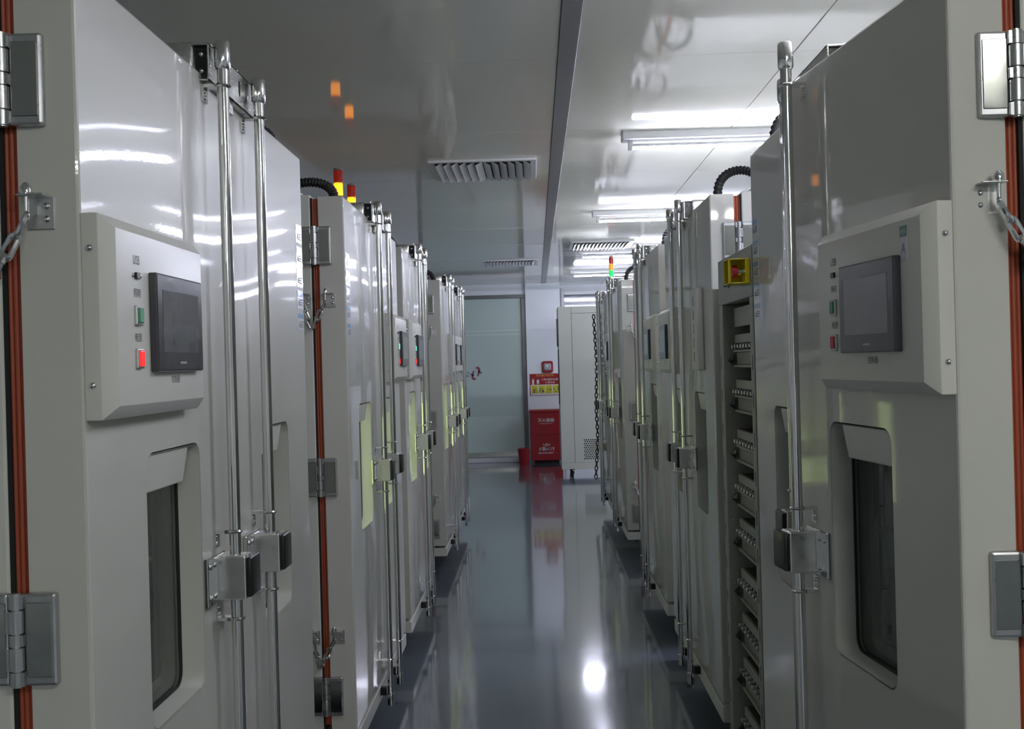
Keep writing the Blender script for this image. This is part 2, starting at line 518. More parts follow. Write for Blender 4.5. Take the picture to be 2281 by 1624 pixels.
def chamber(side, y0, y1, label, panel='near', lit=False, ajar=0.0, stickers=(), slotted=False, lit_red=False,
            panel_sticker=False, power=False, near_hw=True, both_panels=False, plen=.44):
    L = y1 - y0
    root = empty('climate_chamber', (side * (U + .6), (y0 + y1) / 2, 0), label, 'test chamber', GROUP)
    P = lambda a, o, z: Vector((side * (U - o), y0 + a, z))
    th = R(ajar)
    def Pj(a, o, z):
        return P(a * math.cos(th) - (o + DT) * math.sin(th), (o + DT) * math.cos(th) + a * math.sin(th) - DT, z)
    rd = 1 if side < 0 else -1              # reading direction along a

    # body, base, feet
    MB(P).box(0, L, -1.25, -(DT + SE), ZB + .06, ZT).build('body', 'paint_matt', root, bevel=.005)
    MB(P).box(.003, L - .003, -(DT + SE + .012), -(DT + SE - .006), ZB + .07, ZT - .012).build('gasket', 'dark', root)
    MB(P).box(0, L, -1.25, 0, ZB, ZB + .058).build('base_trim', 'paint_matt', root, bevel=.004)
    for aa in (.12, L - .12):
        for oo in (-.22, -1.1):
            mb = MB(P)
            mb.lathe((aa, oo, 0), (0, 0, 1), [(0, .038), (.012, .038), (.02, .03), (.024, .012), (ZB + .01, .012)], 14)
            mb.build('levelling_foot', 'rubber', root)
    MB(P).box(.02, .10, -.24, -.16, ZT - .002, ZT + .018).build('top_bracket', 'paint_matt', root, bevel=.004)

    half = L / 2
    for k, (a0, a1) in enumerate(((0, half - .002), (half + .002, L))):
        PL = Pj if (k == 0 and ajar) else P
        ac = (a0 + a1) / 2
        wa0, wa1 = (ac - .138, ac + .148) if k == 0 else (ac - .138, ac + .138)
        wz0, wz1 = .885, 1.362
        dname = 'door'
        dob = door_mesh(PL, a0, a1, wa0, wa1, wz0, wz1, 'paint', dname, root)
        # red ribbed seal behind the leaf
        sl = MB(PL)
        s0, s1 = a0 + (.006 if k == 0 else 0), a1 - (.006 if k == 1 else 0)
        sl.box(s0 + .006, s1 - .006, -(DT + SE - .004), -DT + .002, ZD0 + .02, ZD1 - .01)
        for j in range(3):
            oo = -DT - .0045 - j * .0085
            aa = s0 + .006 if k == 0 else s1 - .006
            sl.cyl((aa, oo, ZD0 + .02), (aa, oo, ZD1 - .006), .0046, n=10)
            sl.cyl((s0 + .006, oo, ZD1 - .01), (s1 - .006, oo, ZD1 - .01), .0046, n=8)
        sl.build('seal', 'silicone', dob)
        # window: frame, pane, gasket, inner pane, light cover
        g = .0035
        loop = rrect(wa0 + g, wa1 - g, wz0 + g, wz1 - g, .030)
        n = len(loop)
        fr = MB(PL)
        fr.add([(a, -.0015, z) for a, z in loop] + [(a, -.086, z) for a, z in loop],
               [(i, (i + 1) % n, n + (i + 1) % n, n + i) for i in range(n)])
        fr.build('window_frame', 'paint_matt', dob)
        MB(PL).add([(a, -.050, z) for a, z in loop] + [(a, -.054, z) for a, z in loop],
                   [tuple(range(n))[::-1], tuple(range(n, 2 * n))] +
                   [(i, (i + 1) % n, n + (i + 1) % n, n + i) for i in range(n)]).build('window_pane', 'glass', dob)
        gl = rrect(wa0 + g + .002, wa1 - g - .002, wz0 + g + .002, wz1 - g - .002, .028)
        MB(PL).tube([(a, -.047, z) for a, z in gl], .0032, 6, closed=True).build('window_gasket', 'rubber', dob)
        MB(PL).add([(a, -.084, z) for a, z in loop], [tuple(range(n))]).build('inner_pane', 'litpane' if lit else 'darkpane', dob)
        if not lit:
            ln = MB(PL)
            l2 = rrect(wa0 + g + .001, wa1 - g - .001, wz0 + g + .001, wz1 - g - .001, .029)
            l3 = rrect(wa0 + .03, wa1 - .03, wz0 + .03, wz1 - .03, .012)
            ln.add([(a, -.058, z) for a, z in l2] + [(a, -.080, z) for a, z in l2] + [(a, -.0795, z) for a, z in l3],
                   [(i, (i + 1) % n, n + (i + 1) % n, n + i) for i in range(n)] +
                   [(n + i, n + (i + 1) % n, 2 * n + (i + 1) % n, 2 * n + i) for i in range(n)])
            ln.build('window_liner', 'liner', dob)
        # light cover hanging at the top of the window
        if k == 0:
            f0, f1 = wa0 + g, wa1 - .050
        else:
            f0, f1 = wa0 + .010, wa1 - .050
        lc = MB(PL)
        zt, zb = wz1 - g - .001, wz1 - .072
        lc.add([(f0, -.046, zt), (f1, -.046, zt), (f1, -.006, zt), (f0, -.006, zt),
                (f0 + .004, -.046, zb), (f1 - .006, -.046, zb), (f1 - .006, -.016, zb), (f0 + .004, -.016, zb)],
               [(0, 1, 2, 3), (4, 7, 6, 5), (0, 4, 5, 1), (1, 5, 6, 2), (2, 6, 7, 3), (3, 7, 4, 0)])
        lc.build('light_cover', 'panel', dob, bevel=.003)

        # ---------------- locking rod with guides, latch
        ar = half - .14 if k == 0 else half + .14
        ro = .040
        rodob = MB(PL).cyl((ar, ro, ZB - .005), (ar, ro, 2.15), .0118, n=18).build('lock_rod', 'chrome', root)
        MB(PL).lathe((ar, ro, 2.112), (0, 0, 1), [(0, .0145), (.004, .0165), (.052, .0165), (.056, .0135)], 18).build('rod_cap', 'chrome', rodob)
        MB(PL).lathe((ar, ro, ZB - .02), (0, 0, 1), [(0, .010), (.004, .0135), (.05, .0135), (.053, .011)], 16).build('rod_foot', 'chrome', rodob)
        for zz, up in ((2.077, -1), (1.172, -1), (.995, 1), (.315, 1)):
            gb = MB(PL)
            gb.box(ar - .013, ar + .013, 0, .004, zz - .032 if up < 0 else zz, zz if up < 0 else zz + .032)
            gb.box(ar - .012, ar + .010, 0, ro + .006, zz - .0035, zz + .0035)
            gb.torus((ar, ro, zz), (0, 0, 1), .0135, .0035, 14, 6)
            gb.build('rod_guide', 'chrome', rodob, ang=50)
            for dz in (.010, .023):
                MB(PL).dome((ar - .004, .004, zz + up * dz), (0, 1, 0), .0048).build('screw', 'steel', rodob)
        MB(PL).box(ar - .085, ar + .030, 0, .010, 1.032, 1.130).build('latch_base', 'chrome', rodob, bevel=.003)
        MB(PL).box(ar - .022, ar + .032, .008, .066, 1.036, 1.124).build('latch', 'satin', rodob, bevel=.003)
        for zz in (1.050, 1.112):
            for da in (-.070, -.042):
                MB(PL).dome((ar + da, .010, zz), (0, 1, 0), .006).build('latch_screw', 'steel', rodob)
        gp = MB(PL)
        gp.box(ar - .018, ar + .055, .064, .0765, 1.040, 1.120)
        gp.build('latch_grip', 'black', rodob, bevel=.004, seg=3)
        MB(PL).box(ar - .016, ar + .010, .0, .026, ZB + .026, ZB + .058).build('floor_catch', 'black', rodob, bevel=.002)

        # ---------------- hose on the top near the hinge
        ah = .10 if k == 0 else L - .12
        pts = []
        nn = 84
        for i in range(nn + 1):
            t = i / nn
            ang = math.pi * t
            pts.append((ah + .05 * math.sin(ang), -.138 + .088 * math.cos(ang), ZD1 - .01 + .02 * t + (.078 if side < 0 else .112) * math.sin(ang) ** .75 if 0 < i < nn else ZD1 - .01 + .02 * t))
        MB(P).tube(pts, .0165, 10, ripple=[1.0, 1.12, 1.0, .86]).build('cable_hose', 'rubber', root)

    # ---------------- lock keeper on top, over the seam
    lk = MB(P)
    lk.box(half - .165, half + .165, -.19, -.012, ZT - .012, ZT + .052)
    lkob = lk.build('lock_keeper', 'steel', root, bevel=.008, seg=3)
    ch = MB(P)
    k0, k1 = half - .165, half + .165
    ch.box(k0, k1, .016, .020, ZT - .028, ZT + .048)
    ch.box(k0, k1, -.014, .020, ZT + .044, ZT + .048)
    ch.box(k0, k1, -.014, .020, ZT - .028, ZT - .024)
    ch.build('keeper_channel', 'steel', lkob, bevel=.001, seg=1)
    MB(P).box(k0 + .012, k1 - .012, -.013, .0155, ZT - .0235, ZT + .0435).build('keeper_core', 'black', lkob)
    for zz in (ZT - .006, ZT + .028):
        MB(P).dome((k0 + .012, .002, zz), (-1, 0, 0), .006, .006).build('keeper_bolt', 'steel', lkob)
    for aa in (half - .10, half + .09):
        MB(P).cyl((aa, .004, ZT + .046), (aa, .004, ZT + .062), .004, n=10).build('keeper_bolt', 'steel', lkob)
    for aa in (half - .03, half + .055):
        MB(P).add([(aa + .006 * math.cos(2 * math.pi * i / 14), .0206, ZT + .012 + .018 * math.sin(2 * math.pi * i / 14)) for i in range(14)], [tuple(range(14))]).build('keeper_slot', 'dark', lkob, smooth=False)
    MB(P).box(half - .03, half + .03, .002, .012, ZT - .055, ZT - .024).build('keeper_tongue', 'steel', lkob, bevel=.002)

    # ---------------- hinges and safety chains on the side that faces along the aisle
    if near_hw:
        for zc in (1.93, 1.115, .345):
            h = .0675
            PL = P
            hb = MB(P)
            for (o0, o1) in ((-.0925, -.045), (-.163, -.1155)):
                hb.box(-.014, .001, o0, o1, zc - h, zc + h)
            hob = hb.build('hinge', 'zinc', root, bevel=.0045)
            hf = MB(P)
            for (o0, o1) in ((-.089, -.051), (-.157, -.119)):
                hf.box(-.0158, -.012, o0, o1, zc - h + .013, zc + h - .013)
            hf.build('hinge_face', 'zincface', hob, bevel=.001, seg=1)
            kn = MB(P)
            zs = [-h, -h * .66, -h * .14, h * .14, h * .66, h]
            for i in range(5):
                kn.cyl((-.013, -.104, zc + zs[i] + .0012), (-.013, -.104, zc + zs[i + 1] - .0012), .0115 if i % 2 else .0105, n=16)
            for i in range(5):
                oo = (-.104, -.091) if i % 2 == 0 else (-.117, -.104)
                kn.box(-.020, -.004, oo[0], oo[1], zc + zs[i] + .0015, zc + zs[i + 1] - .0015)
            kn.cyl((-.013, -.104, zc - h - .001), (-.013, -.104, zc + h + .001), .0075, n=12)
            kn.build('hinge_knuckle', 'zinc', hob)
        for zc in (1.76, .575):
            pins = []
            for (o0, o1, po, oa) in ((-.160, -.122, -.152, -.133), (-.076, -.036, -.068, -.047)):
                br = MB(P)
                br.add([(-.0035, o0, zc - .048), (-.0035, o1, zc - .048), (-.0035, o1, zc), (-.0035, o0, zc),
                        (.001, o0, zc - .048), (.001, o1, zc - .048), (.001, o1, zc), (.001, o0, zc)],
                       [(0, 3, 2, 1), (4, 5, 6, 7), (0, 1, 5, 4), (1, 2, 6, 5), (2, 3, 7, 6), (3, 0, 4, 7)])
                br.box(-.030, .001, o0 - .004, o1 - .004, zc - .002, zc + .0015)
                cb = br.build('chain_bracket', 'satin', root, bevel=.001, seg=1)
                for zz in (-.014, -.033):
                    MB(P).dome((-.0035, oa, zc + zz), (-1, 0, 0), .0052).build('screw', 'chrome', cb)
                pn = MB(P)
                pn.lathe((-.022, po, zc - .036), (0, 0, 1), [(0, .0035), (.036, .0035), (.037, .0085), (.044, .0085), (.049, .007), (.054, .003)], 10)
                pn.build('chain_pin', 'chrome', cb)
                pins.insert(0, po)
            # chain: V between the two pins
            pa = Vector((-.024, pins[0], zc - .030))
            pb = Vector((-.024, pins[1], zc - .030))
            pm = Vector((-.026, (pins[0] + pins[1]) / 2 - .006, zc - .120))
            cpts = []
            seglen = .034
            for s_, e_ in ((pa, pm), (pm, pb)):
                v = e_ - s_
                m = max(1, round(v.length / seglen))
                for i in range(m):
                    cpts.append((s_ + v * ((i + .5) / m), v.normalized(), v.length / m))
            for i, (c, d, ln_) in enumerate(cpts):
                sidev = Vector((1, 0, 0)) if i % 2 == 0 else d.cross(Vector((1, 0, 0)))
                MB(P).link(c, d, sidev + Vector((.25, 0, 0)) if i % 2 else sidev + d.cross(Vector((.5, 0, 0))), ln_ + .015, .023, .0042).build('chain_link', 'chrome', cb)

    # ---------------- control panels
    which = [panel] if panel in ('near', 'far') else []
    if both_panels:
        which = ['near', 'far']
    for wh in which:
        PL = Pj if (wh == 'near' and ajar) else P
        p0, p1 = (.002, plen) if wh == 'near' else (L - plen, L - .002)
        z0, z1 = 1.430, 1.736
        c = .020
        pm = MB(PL)
        def rr(a0, a1, zz0, zz1, o):
            return [(a0, o, zz0), (a1, o, zz0), (a1, o, zz1), (a0, o, zz1)]
        vs_ = rr(p0, p1, z0, z1, -.001) + rr(p0, p1, z0, z1, .024) + rr(p0 + c, p1 - c, z0 + c, z1 - c, .043)
        fs_ = []
        for j in range(2):
            for i in range(4):
                q = (i + 1) % 4
                fs_.append((j * 4 + i, j * 4 + q, j * 4 + 4 + q, j * 4 + 4 + i))
        fs_ += [(8, 9, 10, 11), (3, 2, 1, 0)]
        pm.add(vs_, fs_)
        pob = pm.build('control_panel', 'panel', root, bevel=.0018)
        FO = .0432
        org = p0 if rd > 0 else p1
        A = lambda s: org + rd * s           # distance from the left end of the panel as read
        for zz in (z0 + .052, z1 - .052):
            MB(PL).dome((p0, .012, zz), (-1, 0, 0), .0055, .005).build('bolt', 'chrome', pob)
            MB(PL).dome((p1, .012, zz), (1, 0, 0), .0055, .005).build('bolt', 'chrome', pob)
        rt, up = (rd, 0, 0), (0, 0, 1)
        xi = .098
        lettering(PL, 'USB', (A(xi), FO + .0006, 1.674), rt, up, .020, 'ink', pob, squash=.8)
        mb = MB(PL)
        mb.box(min(A(xi - .008), A(xi + .008)), max(A(xi - .008), A(xi + .008)), FO - .002, FO + .004, 1.645, 1.655)
        mb.build('usb_port', 'black', pob, bevel=.001)
        for s in (-.015, .015):
            MB(PL).dome((A(xi + s), FO, 1.650), (0, 1, 0), .0035).build('port_screw', 'chrome', pob)
        lettering(PL, '照明', (A(xi), FO + .0006, 1.622), rt, up, .015, 'ink', pob)
        lettering(PL, '电源', (A(xi), FO + .0006, 1.553), rt, up, .015, 'ink', pob)
        for zz, mm in ((1.588, 'greenlit' if (lit and power) else 'green'), (1.521, 'redlit' if (lit_red or (lit and power)) else 'red')):
            MB(PL).box(A(xi) - .0125, A(xi) + .0125, FO - .002, FO + .005, zz - .0155, zz + .0155).build('button_bezel', 'zinc', pob, bevel=.002)
            MB(PL).box(A(xi) - .0090, A(xi) + .0090, FO, FO + .0075, zz - .0118, zz + .0118).build('button', mm, pob, bevel=.0015)
        sa0, sa1 = sorted((A(.150), A(.378)))
        MB(PL).box(sa0, sa1, FO - .002, FO + .013, 1.500, 1.660).build('screen', 'bezel', pob, bevel=.003)
        MB(PL).box(sa0 + .024, sa1 - .024, FO + .010, FO + .0136, 1.531, 1.634).build('display', 'screen', pob, bevel=.001)
        mb = MB(PL)
        am = A(.268)
        mb.box(am - .016, am + .016, FO + .0131, FO + .0137, 1.5125, 1.5165)
        mb.build('screen_mark', 'grey', pob)
        lettering(PL, '控制器', (A(.264), FO + .0006, 1.486), rt, up, .014, 'ink', pob)
        if panel_sticker:
            a2 = A(.392)
            MB(PL).box(a2 - .012, a2 + .012, FO - .001, FO + .0008, 1.650, 1.706).build('sticker', 'label_w', pob)
            MB(PL).box(a2 - .012, a2 + .012, FO - .001, FO + .0012, 1.688, 1.706).build('sticker_header', 'label_g', pob)
            lettering(PL, '合格证', (a2, FO + .0016, 1.697), rt, up, .0075, 'label_w', pob)
            lettering(PL, 'A', (a2, FO + .0014, 1.668), rt, up, .026, 'grey', pob)

    # ---------------- column of printed notices next to a hinge edge
    for st_ in stickers:
        aa0, aa1 = (L - .085, L - .012) if st_ == 'far' else (.010, .085)
        z = 1.905
        for j in range(5):
            hh = .052
            sk = MB(P).box(aa0, aa1, -.001, .0008, z - hh, z).build('notice', 'label_w', root)
            MB(P).box(aa0 + .004, aa1 - .004, -.001, .0013, z - .016, z - .003).build('notice_header', 'label_b', sk)
            mb = MB(P)
            tz = z - .022
            a_ = (aa0 + .022) if rd > 0 else (aa1 - .022)
            mb.add([(a_ - .010, .0014, tz - .019), (a_ + .010, .0014, tz - .019), (a_, .0014, tz)], [(0, 1, 2)])
            for q in range(3):
                b0, b1 = (aa0 + .036, aa1 - .008) if rd > 0 else (aa0 + .008, aa1 - .036)
                mb.box(b0, b1, .0008, .0013, tz - .005 - q * .007, tz - .002 - q * .007)
            mb.build('notice_print', 'ink', sk, smooth=False)
            z -= .062

    if slotted:
        s0, s1 = .20, .34
        sp = MB(P)
        sp.box(s0, s1, 0, .030, 1.450, 1.775)
        sob = sp.build('slotted_cover', 'panel', root, bevel=.008, seg=3)
        for q in range(5):
            zz = 1.485 + q * .055
            MB(P).box(s0 + .060, s0 + .068, .028, .0306, zz, zz + .038).build('slot', 'dark', sob)
    return root

chamber(-1, 1.53, 3.02, 'two-door climate chamber with a glowing red power button and unlit dark windows',
        panel='near', stickers=('far',), lit_red=True)
chamber(-1, 3.70, 5.10, 'two-door climate chamber with glowing yellow windows, facing the slotted cover across the aisle',
        panel='far', lit=True, power=True, stickers=('near',))
chamber(-1, 5.33, 6.50, 'narrower climate chamber with glowing yellow windows and two amber tower lights on its top',
        panel='near', lit=True, power=True)
chamber(-1, 7.45, 8.46, 'narrow glowing-windowed climate chamber past a wide gap, its safety chains showing on the hinge side',
        panel='far', lit=True)
chamber(-1, 8.54, 9.70, 'glowing-windowed climate chamber with a control panel, last of its row before the glass door',
        panel='near', lit=True)
chamber(1, 1.68, 3.18, 'two-door climate chamber with one door ajar and a small green sticker on its control panel',
        panel='near', ajar=6.4, plen=.47, stickers=('far',), panel_sticker=True)
chamber(1, 3.92, 5.28, 'climate chamber with a slotted cover on its door, just past the open rack cabinet',
        panel='far', slotted=True)
chamber(1, 5.57, 6.95, 'dark-windowed climate chamber with a control panel at its near hinge, beyond the slotted-cover chamber',
        panel='near')
chamber(1, 7.95, 9.28, 'dark-windowed climate chamber past a wide gap, its grey hinge side and safety chains showing',
        panel='far')
last = chamber(1, 9.50, 10.90, 'climate chamber with a long loose chain hanging down its front beside the tall pale cabinet',
        panel=None)

# long chain hanging on the last chamber of the right row
hc = D.objects.new('loose_chain', None)
COL.objects.link(hc)
hc.parent = last
hc['label'] = 'long dark steel chain hanging down the chamber front'
za = 1.97
i = 0
random.seed(3)
for zt_, zb_, x0_, x1_, y0_, y1_ in ((1.97, 1.45, -.02, .00, 10.84, 10.84), (1.45, 1.05, .00, -.022, 10.84, 10.78), (1.05, .72, -.022, -.01, 10.78, 10.84), (.72, .30, -.01, -.045, 10.84, 10.76)):
    n = max(2, round((zt_ - zb_) / .040))
    p0, p1 = Vector((U - .028 + x0_, y0_, zt_)), Vector((U - .028 + x1_, y1_, zb_))
    dv = (p1 - p0) / n
    for q in range(n):
        MB().link(p0 + dv * (q + .5), dv, (1, .25, 0) if i % 2 == 0 else (.25, -1, 0), dv.length + .018, .038, .0058).build('chain_link', 'chain_dk', hc)
        i += 1
for zt_ in (1.98, 1.42, 1.03, .70, .30):
    mb = MB()
    mb.box(U - .06, U + .004, 10.81, 10.86, zt_ - .004, zt_ + .004)
    mb.box(U - .004, U + .004, 10.81, 10.86, zt_ - .03, zt_ + .03)
    mb.build('chain_hook', 'steel', hc, bevel=.001)
mb = MB().box(U - .05, U - .002, 10.48, 10.54, .60, .68)
mb.build('yellow_tag', 'yellow', hc, bevel=.006)

# ================================================================== OPEN RACK CABINET
def rack_cabinet():
    y0, y1, X = 3.20, 3.775, U
    P = lambda a, o, z: Vector((X - o, y0 + a, z))
    L = y1 - y0
    root = empty('rack_cabinet', (X + .4, (y0 + y1) / 2, 0), 'olive grey rack cabinet with rows of connectors and a yellow emergency stop', 'cabinet')
    Z1, ZW0, ZW1 = 1.839, .12, 1.682
    wa0, wa1 = .045, L - .065
    MB(P).box(0, L, -.9, -.26, .02, Z1 - .002).build('body', 'rack', root, bevel=.003)
    fr = MB(P)
    fr.box(0, L, -.26, 0, ZW1, Z1)
    fr.box(0, L, -.26, 0, .02, ZW0)
    fr.box(0, wa0, -.26, 0, ZW0, ZW1)
    fr.box(wa1, L, -.26, 0, ZW0, ZW1)
    fr.build('front_frame', 'rack', root, bevel=.002, seg=1)
    MB(P).box(wa0 - .005, wa1 + .005, -.2595, -.24, ZW0, ZW1).build('back_plate', 'dark', root)
    # shelves with connectors
    z = ZW1 - .014
    FR = -.035
    def plate(za, zb, material, o=FR, nm='shelf_plate', bev=.0015, o2=None):
        return MB(P).box(wa0 + .004, wa1 - .03, (o - .012) if o2 is None else o2, o, zb, za).build(nm, material, root, bevel=bev, seg=1)
    plate(z, z - .066, 'rack')
    z -= .066 + .026
    row = 0
    while z > ZW0 + .14:
        p = plate(z, z - .030, 'rack', nm='shelf_plate')
        MB(P).box(wa0 + .004, wa1 - .03, -.235, FR - .010, z - .006, z - .0005).build('shaded_shelf_board', 'board', root)  # darkened board, paints the shade inside the gap
        cs = plate(z - .028, z - .052, 'rackdk', FR - .010, 'connector_strip')
        nC = 9
        for q in range(nC):
            aa = wa0 + .022 + q * (wa1 - wa0 - .072) / (nC - 1)
            mb = MB(P)
            mb.lathe((aa, FR - .012, z - .041), (0, 1, 0), [(0, .0105), (.012, .0105), (.013, .008), (.026, .008), (.028, .005)], 12)
            mb.build('connector', 'zinc', cs)
        MB(P).box(wa0 + .004, wa1 - .03, FR - .012, FR + .006, z - .060, z - .053).build('ledge', 'rack', root, bevel=.001, seg=1)
        plate(z - .060, z - .104, 'rackdk', FR - .006, 'blank_plate')
        MB(P).box(wa0 + .004, wa1 - .03, FR - .02, FR + .004, z - .112, z - .104).build('ledge', 'rack', root, bevel=.001, seg=1)
        nt = MB(P)
        nt.add([(wa1 - .002, FR + .004, z - .068), (wa1 - .002, FR + .004, z - .104), (wa1 - .002, FR + .020, z - .088),
                (wa1 - .026, FR + .004, z - .068), (wa1 - .026, FR + .004, z - .104), (wa1 - .026, FR + .006, z - .088)],
               [(0, 1, 2), (3, 5, 4), (0, 3, 4, 1), (1, 4, 5, 2), (2, 5, 3, 0)])
        nt.build('clip', 'black', root, smooth=False)
        row += 1
        z -= .112 + (.060 if row % 3 == 2 else .043)
    # screws down the far jamb, slots down both stiles
    for q in range(20):
        zz = ZW0 + .06 + q * .075
        MB(P).dome((wa1, -.020, zz), (-1, 0, 0), .0035).build('screw', 'zinc', root)
    for q in range(12):
        zz = .16 + q * .118
        MB(P).box(wa0 - .030, wa0 - .025, -.001, .0006, zz, zz + .045).build('slot', 'dark', root)
        MB(P).box(L - .022, L - .018, -.001, .0006, zz, zz + .045).build('slot', 'dark', root)
    # crumpled sticker on the top plate
    mb = MB(P)
    random.seed(11)
    vs_ = []
    for r_ in range(4):
        for c_ in range(4):
            vs_.append((wa0 + .030 + c_ * .022, FR + .001 + random.uniform(0, .006), ZW1 - .024 - r_ * .016))
    mb.add(vs_, [(r_ * 4 + c_, r_ * 4 + c_ + 1, r_ * 4 + c_ + 5, r_ * 4 + c_ + 4) for r_ in range(3) for c_ in range(3)])
    mb.build('film_sticker', 'chrome', root, smooth=False)
    # emergency stop: yellow shroud, red mushroom, steel stem
    ea, ez_, s = .060, 1.760, .039
    eob = MB(P).box(ea - s, ea + s, 0, .014, ez_ - s, ez_ + s).build('emergency_stop', 'yellow', root, bevel=.003)
    rim = .006
    for (a0, a1, o0, o1, z0, z1) in ((ea + s - .005, ea + s, .012, .066, ez_ - s, ez_ + s), (ea - s, ea + s, .012, .066, ez_ + s - .005, ez_ + s),
                                     (ea - s, ea + s, .012, .066, ez_ - s, ez_ - s + .005), (ea - s, ea - s + .006, .058, .066, ez_ - s, ez_ + s)):
        MB(P).box(a0, a1, o0, o1, z0, z1).build('shroud_wall', 'yellow', eob, bevel=.002)
    MB(P).lathe((ea, .013, ez_), (0, 1, 0), [(0, .012), (.020, .012)], 16).build('stop_stem', 'chrome', eob)
    MB(P).lathe((ea, .030, ez_), (0, 1, 0), [(0, .012), (.003, .020), (.012, .022), (.019, .018), (.022, .010)], 20).build('stop_button', 'red', eob)
    # small blue key switch below
    ks = MB(P).lathe((.37, 0, 1.745), (0, 1, 0), [(0, .013), (.008, .013), (.010, .010)], 16).build('key_switch', 'zinc', root)
    MB(P).box(.366, .374, .008, .018, 1.735, 1.752).build('switch_lever', 'blue', ks, bevel=.002)
    return root
rack_cabinet()

# ================================================================== SIGNAL TOWER LIGHTS
def beacon(x, y, ztop, lit, label):
    root = empty('signal_tower_light', (x, y, ZT), label, 'signal light', 'signal tower lights on the chambers')
    h = .066
    z = ztop - .012 - 3 * h
    P = lambda a, b, c: Vector((x + a, y + b, c))
    MB(P).lathe((0, 0, ZT - .001), (0, 0, 1), [(0, .03), (.006, .03), (.010, .012), (z - ZT, .012)], 16).build('pole', 'chrome', root)
    for nm, on, off in (('green_lens', 'lens_green', 'lens_green_off'), ('amber_lens', 'lens_amber', 'lens_amber_dim'), ('red_lens', None, 'lens_red')):
        mm = on if (lit == nm and on) else off
        prof = [(.001, .0235)]
        for q in range(8):
            zz = .003 + q * (h - .006) / 8
            prof += [(zz, .0235), (zz + (h - .006) / 16, .0248)]
        prof += [(h - .002, .0235)]
        MB(P).lathe((0, 0, z), (0, 0, 1), prof, 20).build(nm, mm, root)
        z += h
    MB(P).lathe((0, 0, z), (0, 0, 1), [(0, .0240), (.010, .0240), (.012, .018)], 20).build('cap', 'grey', root)
    return root
beacon(-1.010, 5.53, 2.548, 'amber_lens', 'amber-glowing tower light above the hinge end of the narrower chamber')
beacon(-1.025, 6.02, 2.550, 'amber_lens', 'amber-glowing tower light above the locking rods of the narrower chamber')
beacon(.80, 10.74, 2.56, 'green_lens', 'tower light with red top and glowing green base on the last chamber')

# ================================================================== CEILING LAMPS AND VENTS
def ceiling_lamp(y, x0=.49, x1=1.77, label=None, mat_='tube'):
    root = empty('ceiling_lamp', ((x0 + x1) / 2, y, CEIL), label, 'ceiling lamp', 'fluorescent lamps along the ceiling')
    P = lambda a, b, c: Vector((a, y + b, c))
    MB(P).box(x0, x1, -.055, .055, CEIL - .042, CEIL + .001).build('housing', 'white', root, bevel=.006)
    for xx in (x0 + .045, x1 - .045):
        MB(P).box(xx - .012, xx + .012, -.016, .016, CEIL - .092, CEIL - .038).build('socket', 'white', root, bevel=.003)
    for nm, mm, t0, t1, rr_ in (('tube', mat_, 186, 354, .0150), ('tube_back', 'white', -6, 186, .0150)):
        N = 12
        vs_ = []
        for xx in (x0 + .055, x1 - .055):
            vs_ += [(xx, rr_ * math.cos(R(t0 + (t1 - t0) * q / N)), CEIL - .074 + rr_ * math.sin(R(t0 + (t1 - t0) * q / N))) for q in range(N + 1)]
        fs_ = [(q, q + 1, N + 2 + q, N + 1 + q) for q in range(N)] + [(N, 0, N + 1, 2 * N + 1), tuple(range(N + 1))[::-1], tuple(range(N + 1, 2 * N + 2))]
        MB(P).add(vs_, fs_).build(nm, mm, root)
for y, lb in ((-.45, 'just before the first chambers'), (-3.2, 'two rows behind the first chambers'), (-5.9, 'nearest the back wall')):
    ceiling_lamp(y, .49, 1.77, 'warm white ceiling lamp on the ajar-door side, ' + lb, 'tube_warm')
lamp_y = [
          (2.45, 'fluorescent lamp on the ceiling above the chamber with the ajar door'),
          (5.60, 'fluorescent lamp on the ceiling above the slotted-cover chamber'),
          (8.50, 'fluorescent lamp on the ceiling above the gap between dark chambers'),
          (11.40, 'fluorescent lamp on the ceiling past the green tower light'),
          (13.85, 'fluorescent lamp on the ceiling above the tall pale cabinet')]
for y, lb in lamp_y:
    ceiling_lamp(y, label=lb)
for y, lb in ((2.45, 'outer fluorescent lamp behind the chamber with the ajar door'),
              (5.60, 'outer fluorescent lamp behind the slotted-cover chamber'),
              (8.50, 'outer fluorescent lamp behind the chambers past the wide gap'),
              (11.40, 'outer fluorescent lamp behind the chamber with the loose chain'),
              (13.85, 'added unseen fluorescent lamp brightening the end wall, in line with the lamp above the tall pale cabinet')):  # last one is an unseen lamp added to light the end wall
    ceiling_lamp(y, 2.15, 3.43, lb)

